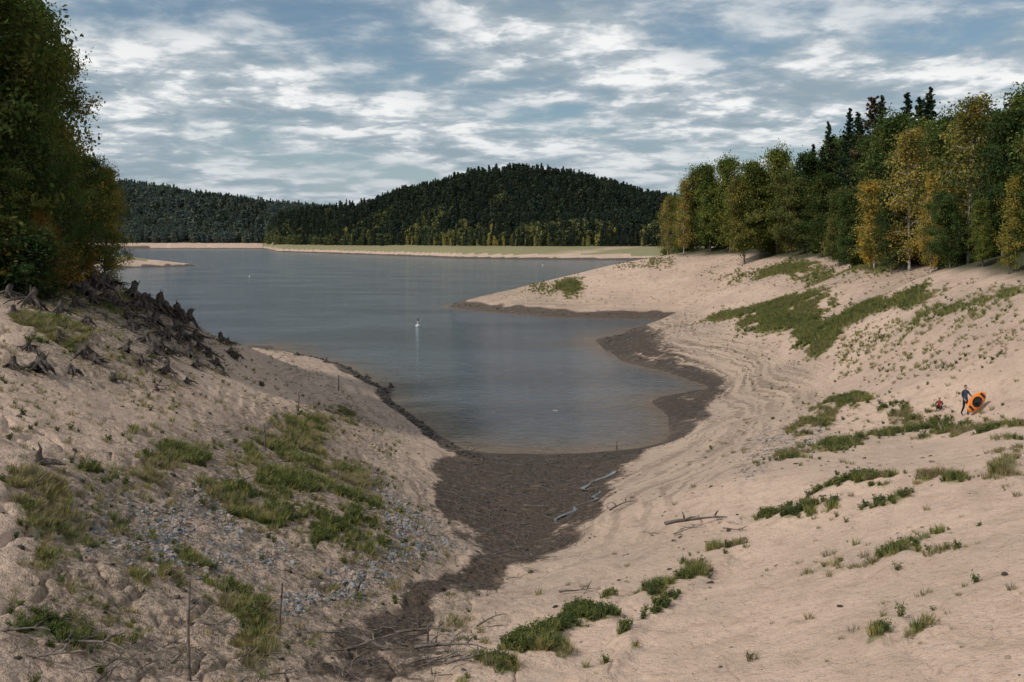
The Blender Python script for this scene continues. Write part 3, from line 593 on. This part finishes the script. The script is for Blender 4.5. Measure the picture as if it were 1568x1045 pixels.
# ------------------------------------------------------------------ wood
wood=simple('weathered_wood',(0.07,0.058,0.048),(0.20,0.165,0.14),5,.9,.8)
woodd=simple('stump_wood',(0.034,0.028,0.025),(0.115,0.092,0.078),5,.95,.9)
def stump(name,seed):
    rg=np.random.default_rng(seed); acc=Acc()
    h=.45+.35*rg.random()
    pt=np.array([[0,0,.15],[0,0,.32],[.01,0,.45],[.02,0,h],[.03,.01,h+.12]]); V_,Q_=tube(pt,[.32,.25,.20,.17,.03],10)
    V_+=rg.normal(0,.025,V_.shape); acc.add(V_,Q_,0)
    for i in range(rg.integers(8,12)):
        a_=i*6.28/9+rg.normal(0,.25); L=.6+.7*rg.random(); s=np.linspace(0,1,7)
        top=.38+.12*rg.random()
        pth=np.stack([np.cos(a_+s*rg.normal(0,.5))*(.08+L*s),np.sin(a_+s*rg.normal(0,.5))*(.08+L*s),top*(1-s**1.4)-.12*s+rg.normal(0,.03,7)],1)
        acc.add(*tube(pth,.095*(1-s*.8)*(.7+.5*rg.random()),6),0)
        if rg.random()<.6:
            q=pth[3]; e=q+np.array([rg.normal(0,.25),rg.normal(0,.25),-.3]); acc.add(*tube(np.array([q,(q+e)/2+[0,0,.06],e]),[.035,.025,.012],5),0)
    for i in range(2):
        a_=rg.random()*6.28; e=np.array([.25*math.cos(a_),.25*math.sin(a_),h+.25*rg.random()]); acc.add(*tube(np.array([[0,0,.3],e*.6+[0,0,.12],e]),[.07,.05,.012],5),0)
    return acc.mesh(name)
SM=[stump('stump_mesh%d'%i,200+i) for i in range(6)]
for q in SM: q.materials.append(woodd)
sp=[(60,572,62),(18,566,34),(128,550,40),(45,470,44),(75,462,42),(150,446,42),(172,442,38),(200,458,40),(212,476,50),(243,480,46),(270,490,44),(300,499,42),(328,510,38),(290,550,38),(262,548,40),(236,548,40),(208,510,48),(345,517,30),(100,446,40),(128,456,40),(318,548,30),(250,520,40),(180,474,42),(92,482,34),(280,525,38),(20,440,36),(50,434,32),(232,500,42),(160,462,36),(115,470,36),(352,545,22),(190,540,30),(222,466,40),(284,496,38),(60,448,32),(10,458,36),(140,436,34),(85,430,30),
(226,472,38),(256,484,38),(314,506,34),(338,526,28),(300,520,34),(270,508,36),(198,492,40),(240,535,34),(305,538,30),(148,470,36),(218,525,36),(20,485,30),(130,500,32),(350,530,22),
(110,575,34),(150,560,30),(215,560,34),(255,575,32),(300,565,30),(330,560,26),(360,550,22),(90,520,30),(40,540,30),(175,585,26),(285,590,22),(340,575,20),(400,592,16),(240,600,20),(455,545,14),(500,556,14),(560,580,16),(598,596,18)]
for i,(px,py,w) in enumerate(sp):
    x,y,z=hit(px,py); s=w*y/F/1.5
    addobj('tree_stump',SM[i%6],loc=(x,y,z-.05),rot=(rng.normal(0,.18),rng.normal(0,.18),rng.random()*6.28),scale=(s,s,s*(.9+.4*rng.random())))
x,y,z=hit(68,715)
acc=Acc(); acc.add(*tube(np.array([[-.75,0,.02],[-.3,.05,.12],[0,0,.15],[.35,.02,.12],[.7,0,.03]]),[.03,.09,.13,.10,.03],7),0)
acc.add(*tube(np.array([[-.2,0,.1],[-.25,0,.4],[-.18,0,.6],[-.28,0,.85]]),[.14,.11,.05,.01],7),0); acc.add(*tube(np.array([[-.1,0,.1],[-.5,-.2,.2],[-.62,-.3,-.05]]),[.08,.06,.02],6),0)
me=acc.mesh('stump_snag'); me.materials.append(woodd); addobj('tree_stump',me,loc=(x,y,z),scale=(.85,.85,.85))
def twigm(name,seed,L=1.,r=.02,forks=3):
    rg=np.random.default_rng(seed); acc=Acc(); s=np.linspace(0,1,8)
    pt=np.stack([L*(s-.5),np.cumsum(rg.normal(0,.04*L,8)),.04+np.abs(np.cumsum(rg.normal(0,.02*L,8)))],1); acc.add(*tube(pt,r*(1-.75*s),6),0)
    for i in range(forks):
        q=pt[rg.integers(2,7)]; e=q+np.array([.25*L*rg.random(),rg.normal(0,.2*L),.12*L*rg.random()]); acc.add(*tube(np.array([q,(q+e)/2+[0,0,.02],e]),[r*.55,r*.4,r*.15],5),0)
    return acc.mesh(name)
TW=[twigm('twig%d'%i,300+i) for i in range(5)]
collT=proto_coll('twig',TW,[(wood,)]*5)
deb=blur(region([(1,[(560,930),(640,950),(760,960),(760,1000),(700,1045),(420,1045),(440,980)]),(.8,[(0,960),(200,950),(420,1000),(420,1045),(0,1045)]),(.5,[(1010,810),(1140,790),(1150,825),(1020,830)]),(.9,[(660,722),(740,700),(940,700),(925,775),(890,800),(830,862),(690,935),(730,870),(700,800)]),(.3,[(300,600),(560,600),(600,760),(400,760)]),(.5,[(100,430),(345,510),(340,550),(200,560),(60,500)])]),3)
x,y,z,i,j=sample(deb*area**.8*vis,2300); s=.2+1.0*rng.random(len(x))**2.2
scatter('driftwood_twigs',np.stack([x,y,z],1),np.stack([rng.normal(0,.15,len(x)),rng.normal(0,.15,len(x)),rng.random(len(x))*6.28],1),np.stack([s,s,s],1),rng.integers(0,5,len(x)),collT)
DB=[twigm('branch%d'%i,330+i,1.,.035,4) for i in range(4)]
for q in DB: q.materials.append(wood)
for px,py,w,ang in [(1070,808,110,.2),(950,780,60,.9),(1125,815,40,-.5),(325,965,80,-.3),(225,560,80,-.8),(750,955,60,.9),(650,975,90,.1),(690,1000,110,0),(655,1018,60,.3),(560,790,70,-.8),(660,825,50,-.6),(885,910,60,.1),(700,985,60,1.2),(440,875,60,-.9),(720,1030,80,.4),(60,1020,120,.1),(30,975,90,.2),(250,600,50,-.4),(130,1000,140,-.1),(560,1000,90,.6),(770,850,40,.5),(820,780,40,-.4),(700,695,50,-.1)]:
    x,y,z=hit(px,py); s=w*y/F
    addobj('driftwood_branch',DB[int(px)%4],loc=(x,y,z+.02),rot=(0,0,ang),scale=(s,s*.8,s*.8))
for px,py,hpx in [(290,1043,155),(457,632,30),(405,690,40),(427,965,70),(519,600,25),(943,690,14),(655,985,26),(330,505,22),(318,498,20),(338,508,26),(345,512,22),(110,405,38),(640,960,20)]:
    x,y,z=hit(px,py); h=hpx*y/F
    acc=Acc(); s=np.linspace(0,1,6); acc.add(*tube(np.stack([np.cumsum(rng.normal(0,.012*h,6)),np.cumsum(rng.normal(0,.012*h,6)),-.2+s*(h+.2)],1),(.042 if hpx>100 else .05*min(1.3,y/60+.4))*(1-.45*s),7),0)
    q=np.array([0,0,h*.7]); acc.add(*tube(np.array([q,q+[.05*h,0,.05*h],q+[.09*h,.02,.12*h]]),[.014,.01,.004],5),0)
    me=acc.mesh('wooden_stake'); me.materials.append(wood); addobj('wooden_stake',me,loc=(x,y,z))

# stream trickle
pts=[hit(a,b) for a,b in [(940,722),(915,738),(893,745),(900,752),(918,757),(905,768),(885,776),(862,790),(850,806)]]
pp=np.array(pts); tt=np.linspace(0,len(pp)-1,60); C=np.stack([np.interp(tt,np.arange(len(pp)),pp[:,k]) for k in range(3)],1)
C[:,0]+=.25*np.sin(tt*4); C[:,2]=hfun(C[:,0],C[:,1])+.06; d=np.gradient(C,axis=0); nrm_=np.stack([-d[:,1],d[:,0],0*d[:,0]],1); nrm_/=np.linalg.norm(nrm_,axis=1)[:,None]
w=(.08+.05*np.sin(tt*3))[:,None]; Vv=np.concatenate([C-nrm_*w,C+nrm_*w]); k=np.arange(59)
me=mk_mesh('stream',Vv,np.stack([k,k+1,k+61,k+60],1)); ms=simple('stream_water',(0.06,0.055,0.05),(0.10,0.09,0.08),8,.08,.3,.5); addobj('stream',me,[ms])

# ------------------------------------------------------------------ buoys
def lathe(prof,sides=20):
    return tube(np.array([[0,0,z_] for r_,z_ in prof]),[r_ for r_,z_ in prof],sides)
white=simple('buoy_white',(0.62,0.62,0.60),(0.5,0.5,0.48),3,.5,.05); dkp=simple('buoy_dark',(0.05,0.05,0.05),(0.09,0.08,0.08),3,.5,.05)
def buoy(px,py,s):
    dd=H*F/(py-HY); e=bpy.data.objects.new('buoy',None); scene.collection.objects.link(e); e.location=((px-CX)/F*dd,dd,0); e.scale=(s,s,s)
    for nm,pr,mt in [('float',[(.02,-.3),(.34,-.25),(.42,0),(.42,.22),(.36,.3),(.12,.34),(.01,.35)],white),('mast',[(.01,.3),(.14,.33),(.13,.95),(.11,1.0),(.01,1.01)],white),('topmark',[(.01,1.0),(.17,1.0),(.17,1.25),(.1,1.38),(.01,1.4)],dkp)]:
        V_,Q_=lathe(pr); addobj(nm,mk_mesh(nm,V_,Q_),[mt],parent=e)
buoy(640,500,1.0); buoy(831,407,1.3); buoy(382,424,.8)

# ------------------------------------------------------------------ people
def skinned(verts,edges,rad,root=0,sub=2):
    me=bpy.data.meshes.new('body'); me.from_pydata(verts,edges,[]); ob=bpy.data.objects.new('tmpbody',me); scene.collection.objects.link(ob)
    ob.modifiers.new('Skin','SKIN')
    sv=me.skin_vertices[0].data
    for i,r_ in enumerate(rad): sv[i].radius=(r_ if isinstance(r_,tuple) else (r_,r_)); sv[i].use_root=(i==root)
    s_=ob.modifiers.new('Sub','SUBSURF'); s_.levels=sub; s_.render_levels=sub
    dg=bpy.context.evaluated_depsgraph_get(); m2=bpy.data.meshes.new_from_object(ob.evaluated_get(dg)); bpy.data.objects.remove(ob)
    m2.polygons.foreach_set('use_smooth',np.full(len(m2.polygons),True)); return m2
def head_parts(parent,loc,hs,skin,hair,helmet=None):
    import bmesh
    bm=bmesh.new(); bmesh.ops.create_uvsphere(bm,u_segments=24,v_segments=18,radius=1)
    for v in bm.verts:
        c=v.co; x_,y_,z_=c
        sc=1-.22*max(0,-z_)**1.3; x_*=.078*sc; y_=y_*.098*(1-.1*max(0,-z_)); zz_=z_*.12
        if y_>.06 and abs(x_)<.018 and -.035<zz_<.02: y_+=.02*(1-abs(x_)/.018)
        if y_>.05 and abs(abs(x_)-.03)<.014 and 0<zz_<.025: y_-=.008
        if y_>.05 and abs(x_)<.028 and -.062<zz_<-.045: y_+=.006
        if abs(abs(x_)-.075)<.008 and abs(y_)<.02 and abs(zz_)<.03: x_*=1.18
        v.co=(x_,y_,zz_)
    me=bpy.data.meshes.new('head'); bm.to_mesh(me); bm.free(); me.materials.append(skin)
    addobj('head',me,loc=loc,scale=(hs,)*3,parent=parent)
    bm=bmesh.new(); bmesh.ops.create_uvsphere(bm,u_segments=20,v_segments=14,radius=1)
    bmesh.ops.delete(bm,geom=[v for v in bm.verts if v.co.z<-.05 or (v.co.y>.55 and v.co.z<.45)],context='VERTS')
    for v in bm.verts: v.co=(v.co.x*.088,v.co.y*.108-.004,v.co.z*.13+.004)
    me=bpy.data.meshes.new('hair'); bm.to_mesh(me); bm.free(); me.materials.append(helmet or hair)
    addobj('helmet' if helmet else 'hair',me,loc=loc,scale=(hs*(1.12 if helmet else 1),)*3,parent=parent)
    for sx_ in (-1,1):
        bm=bmesh.new(); bmesh.ops.create_icosphere(bm,subdivisions=2,radius=.011*hs); me=bpy.data.meshes.new('eye'); bm.to_mesh(me); bm.free(); me.materials.append(dkp)
        addobj('eye',me,loc=(loc[0]+sx_*.03*hs,loc[1]+.088*hs,loc[2]+.012*hs),parent=parent)
skin=simple('skin',(0.45,0.27,0.19),(0.38,0.22,0.15),20,.6,.05); hair=simple('hair_dark',(0.03,0.02,0.015),(0.06,0.04,0.03),30,.7,.3)
suit=simple('wetsuit_black',(0.012,0.014,0.018),(0.025,0.028,0.035),10,.6,.1); vest=simple('vest_blue',(0.03,0.06,0.10),(0.05,0.09,0.14),10,.7,.1)
red=simple('jacket_red',(0.35,0.03,0.02),(0.25,0.025,0.02),10,.7,.1); hel=simple('helmet_white_red',(0.7,0.65,0.6),(0.5,0.05,0.03),6,.4,.05)
def person(name,loc,rz,J,scale,bodymats,headloc,helmet=None):
    e=bpy.data.objects.new(name,None); scene.collection.objects.link(e); e.location=loc; e.rotation_euler=(0,0,rz); e.scale=(scale,)*3
    V_=[];E_=[];R_=[]
    def av(p,r_,par=None):
        V_.append(tuple(p));R_.append(r_)
        if par is not None:E_.append((par,len(V_)-1))
        return len(V_)-1
    pel=av(J['pelvis'],(.155,.115)); sp1=av(J['waist'],(.13,.10),pel); ch=av(J['chest'],(.165,.115),sp1); up_=av(J['collar'],(.11,.09),ch); nk=av(J['neck'],(.055,.055),up_); av(J['headbase'],(.06,.06),nk)
    palms=[]
    for side in ('L','R'):
        h_=av(J['hip'+side],(.095,.1),pel); kn=av(J['knee'+side],(.062,.065),h_); an=av(J['ankle'+side],(.042,.045),kn); av(J['toe'+side],(.042,.03),an)
        sh_=av(J['sh'+side],(.065,.065),up_); el=av(J['el'+side],(.045,.045),sh_); wr=av(J['wr'+side],(.03,.03),el)
        w_=np.array(J['wr'+side]); dr_=w_-np.array(J['el'+side]); dr_/=np.linalg.norm(dr_); pm=w_+dr_*.07; pi=av(pm,(.034,.022),wr); palms.append(pm)
        sd_=np.cross(dr_,[0,1,.2]); sd_/=np.linalg.norm(sd_); cv_=np.cross(sd_,dr_)
        for f,(o,l) in enumerate([(-.03,.062),(-.01,.075),(.01,.07),(.03,.055)]):
            a0=av(pm+sd_*o+dr_*.03,(.010,.010),pi); a1=av(pm+sd_*o*1.1+dr_*(.03+l*.5)+cv_*.012,(.009,.009),a0); av(pm+sd_*o*1.1+dr_*(.03+l*.8)+cv_*.04,(.008,.008),a1)
        t0=av(pm-sd_*.04-dr_*.03,(.012,.012),pi); av(pm-sd_*.065+dr_*.02+cv_*.02,(.010,.010),t0)
    me=skinned(V_,E_,R_)
    for mt in bodymats+[skin]: me.materials.append(mt)
    for pl_ in me.polygons:
        c=np.array(pl_.center)
        if min(np.linalg.norm(c-q) for q in palms)<.13 or (np.linalg.norm(c-np.array(J['headbase']))<.07): pl_.material_index=len(bodymats)
        else:
            dt=min(np.linalg.norm((c-np.array(J[k]))*[.9,1,1]) for k in ('waist','chest')); pl_.material_index=1 if dt<.2 and abs(c[0])<.2 else 0
    addobj('body',me,parent=e); head_parts(e,headloc,1.0,skin,hair,helmet); return e
J=dict(pelvis=(0,0,.95),waist=(0,0,1.1),chest=(0,-.01,1.28),collar=(0,-.01,1.42),neck=(0,.01,1.5),headbase=(0,.02,1.56),
 hipL=(-.09,0,.86),kneeL=(-.11,.14,.50),ankleL=(-.11,.06,.09),toeL=(-.12,.22,.04),hipR=(.09,0,.86),kneeR=(.11,-.02,.49),ankleR=(.11,-.20,.12),toeR=(.12,-.06,.04),
 shL=(-.18,-.01,1.41),elL=(-.30,.04,1.2),wrL=(-.36,.2,1.08),shR=(.18,-.01,1.41),elR=(.27,.02,1.16),wrR=(.24,.18,.98))
x,y,z=hit(1478,637)
person('person_carrying_kayak',(x,y,z),math.radians(200),J,1.0,[suit,vest],(0,.03,1.66))
orange=simple('kayak_orange',(0.80,0.22,0.02),(0.70,0.18,0.015),3,.35,.03,.5); blk=simple('kayak_black',(0.015,0.015,0.017),(0.03,0.03,0.03),8,.5,.1)
ke=bpy.data.objects.new('kayak',None); scene.collection.objects.link(ke)
L=2.0; s=np.linspace(-1,1,30); an=np.linspace(0,2*np.pi,28,endpoint=False)
Vk=[]
for q in s:
    w_=.34*(1-abs(q)**2.4)**.6+.004; hh_=.17*(1-abs(q)**3)**.5+.004; z0=.10*q*q
    Vk.append(np.stack([np.full(28,q*L/2),w_*np.cos(an),z0+hh_*np.sign(np.sin(an))*np.abs(np.sin(an))**.8*(np.where(np.sin(an)>0,.8,1))],1))
Vk=np.concatenate(Vk); kk=np.arange(30*28).reshape(30,28); k2=np.roll(kk,-1,1); Qk=np.stack([kk[:-1],kk[1:],k2[1:],k2[:-1]],-1).reshape(-1,4)
me=mk_mesh('hull',Vk,Qk); me.materials.append(orange); me.materials.append(blk)
for pl_ in me.polygons:
    c=pl_.center
    if c.z>.08 and ((c.x/.42)**2+(c.y/.22)**2<1 or (abs(abs(c.x)-.66)<.1 and abs(c.y)<.16)): pl_.material_index=1
addobj('hull',me,parent=ke)
t_=np.linspace(0,2*np.pi,33); rim=np.stack([.42*np.cos(t_),.23*np.sin(t_),.17+0*t_],1); V_,Q_=tube(rim,np.full(33,.022),8); addobj('cockpit_rim',mk_mesh('rim',V_,Q_),[blk],parent=ke)
V_,Q_=tube(np.array([[-.12,0,.16],[-.17,0,.28],[-.2,0,.36]]),[.13,.13,.09],10); addobj('seat_back',mk_mesh('seat',V_,Q_),[blk],parent=ke)
ke.location=(x+.46,y-.30,z+.82); ke.rotation_euler=(math.radians(66),math.radians(-38),math.radians(22)); ke.scale=(.80,1.05,1)
J2=dict(pelvis=(0,0,.14),waist=(0,-.02,.28),chest=(0,.02,.46),collar=(0,.04,.58),neck=(0,.06,.66),headbase=(0,.08,.72),
 hipL=(-.1,.05,.13),kneeL=(-.15,.40,.42),ankleL=(-.13,.52,.07),toeL=(-.14,.68,.04),hipR=(.1,.05,.13),kneeR=(.15,.40,.42),ankleR=(.13,.52,.07),toeR=(.14,.68,.04),
 shL=(-.17,.04,.57),elL=(-.24,.22,.40),wrL=(-.12,.38,.46),shR=(.17,.04,.57),elR=(.24,.22,.40),wrR=(.12,.38,.46))
x,y,z=hit(1437,630)
person('person_sitting',(x,y,z),math.radians(150),J2,.82,[suit,red],(0,.10,.82),hel)

# ------------------------------------------------------------------ light & sky
sd=Vector((-0.62,-0.38,0.68)).normalized()
el=math.asin(sd.z); rot=math.atan2(sd.x,sd.y)
sun=bpy.data.lights.new('sun','SUN'); sun.energy=2.8; sun.angle=math.radians(4); sun.color=(1,.95,.88)
so=bpy.data.objects.new('sun',sun); scene.collection.objects.link(so); so.rotation_euler=sd.to_track_quat('Z','Y').to_euler(); so.location=(0,0,60)
w=bpy.data.worlds.new('World'); scene.world=w; w.use_nodes=True; nt=w.node_tree; nt.nodes.clear()
out=nt.nodes.new('ShaderNodeOutputWorld')
sky=node(nt,'ShaderNodeTexSky',sky_type='NISHITA',sun_disc=False,sun_elevation=el,sun_rotation=rot,air_density=1.0,dust_density=.6,ozone_density=2.0)
g=node(nt,'ShaderNodeTexCoord').outputs['Generated']; xyz=node(nt,'ShaderNodeSeparateXYZ',{0:g}).outputs
zm=mth(nt,'MAXIMUM',xyz[2],0.0)
zc=mth(nt,'ADD',zm,.14)
pc=node(nt,'ShaderNodeCombineXYZ',{0:mth(nt,'DIVIDE',xyz[0],zc),1:mth(nt,'DIVIDE',xyz[1],zc),2:5.1}).outputs[0]
cA=noise(nt,pc,1.0,3,.55,.2); cB=noise(nt,pc,4.0,6,.58,.2); cC=noise(nt,pc,12.,2,.6,.2)
cov=mr(nt,mth(nt,'ADD',mth(nt,'MULTIPLY',cA,.70),mth(nt,'MULTIPLY',cB,.40)),.38,.58)
brt=mr(nt,mth(nt,'ADD',mth(nt,'MULTIPLY',cB,.80),mth(nt,'MULTIPLY',cC,.30)),.53,.68)
brt=mth(nt,'MULTIPLY',brt,mr(nt,cA,.36,.60,.30,1.0))
brt=mth(nt,'MULTIPLY',brt,mr(nt,zm,.04,.13,.30,1.0))
skyc=mixc(nt,1.0,sky.outputs[0],(0.66,0.76,0.76),'MULTIPLY')
skyc=mixc(nt,mr(nt,zm,.13,.0,.15,.88),skyc,(4.0,4.8,5.3))
bg1=node(nt,'ShaderNodeBackground',{'Color':skyc,'Strength':.10})
ccol=mixc(nt,brt,mixc(nt,mr(nt,cB,.35,.6),(0.30,0.38,0.44),(0.53,0.58,0.62)),(0.96,0.96,0.95))
bg2=node(nt,'ShaderNodeBackground',{'Color':ccol,'Strength':1.0})
mx=node(nt,'ShaderNodeMixShader',{0:mth(nt,'MULTIPLY',mth(nt,'MAXIMUM',cov,brt),.94),1:bg1.outputs[0],2:bg2.outputs[0]})
nt.links.new(mx.outputs[0],out.inputs[0])

cam=bpy.data.cameras.new('camera'); cam.lens=35; cam.sensor_width=36; cam.shift_y=(HY-522.5)/1568; cam.clip_end=20000; cam.clip_start=.1
co=bpy.data.objects.new('camera',cam); scene.collection.objects.link(co); co.location=(0,0,H); co.rotation_euler=(math.radians(90),0,0); scene.camera=co
scene.view_settings.view_transform='Standard'; scene.view_settings.look='None'; scene.view_settings.exposure=0
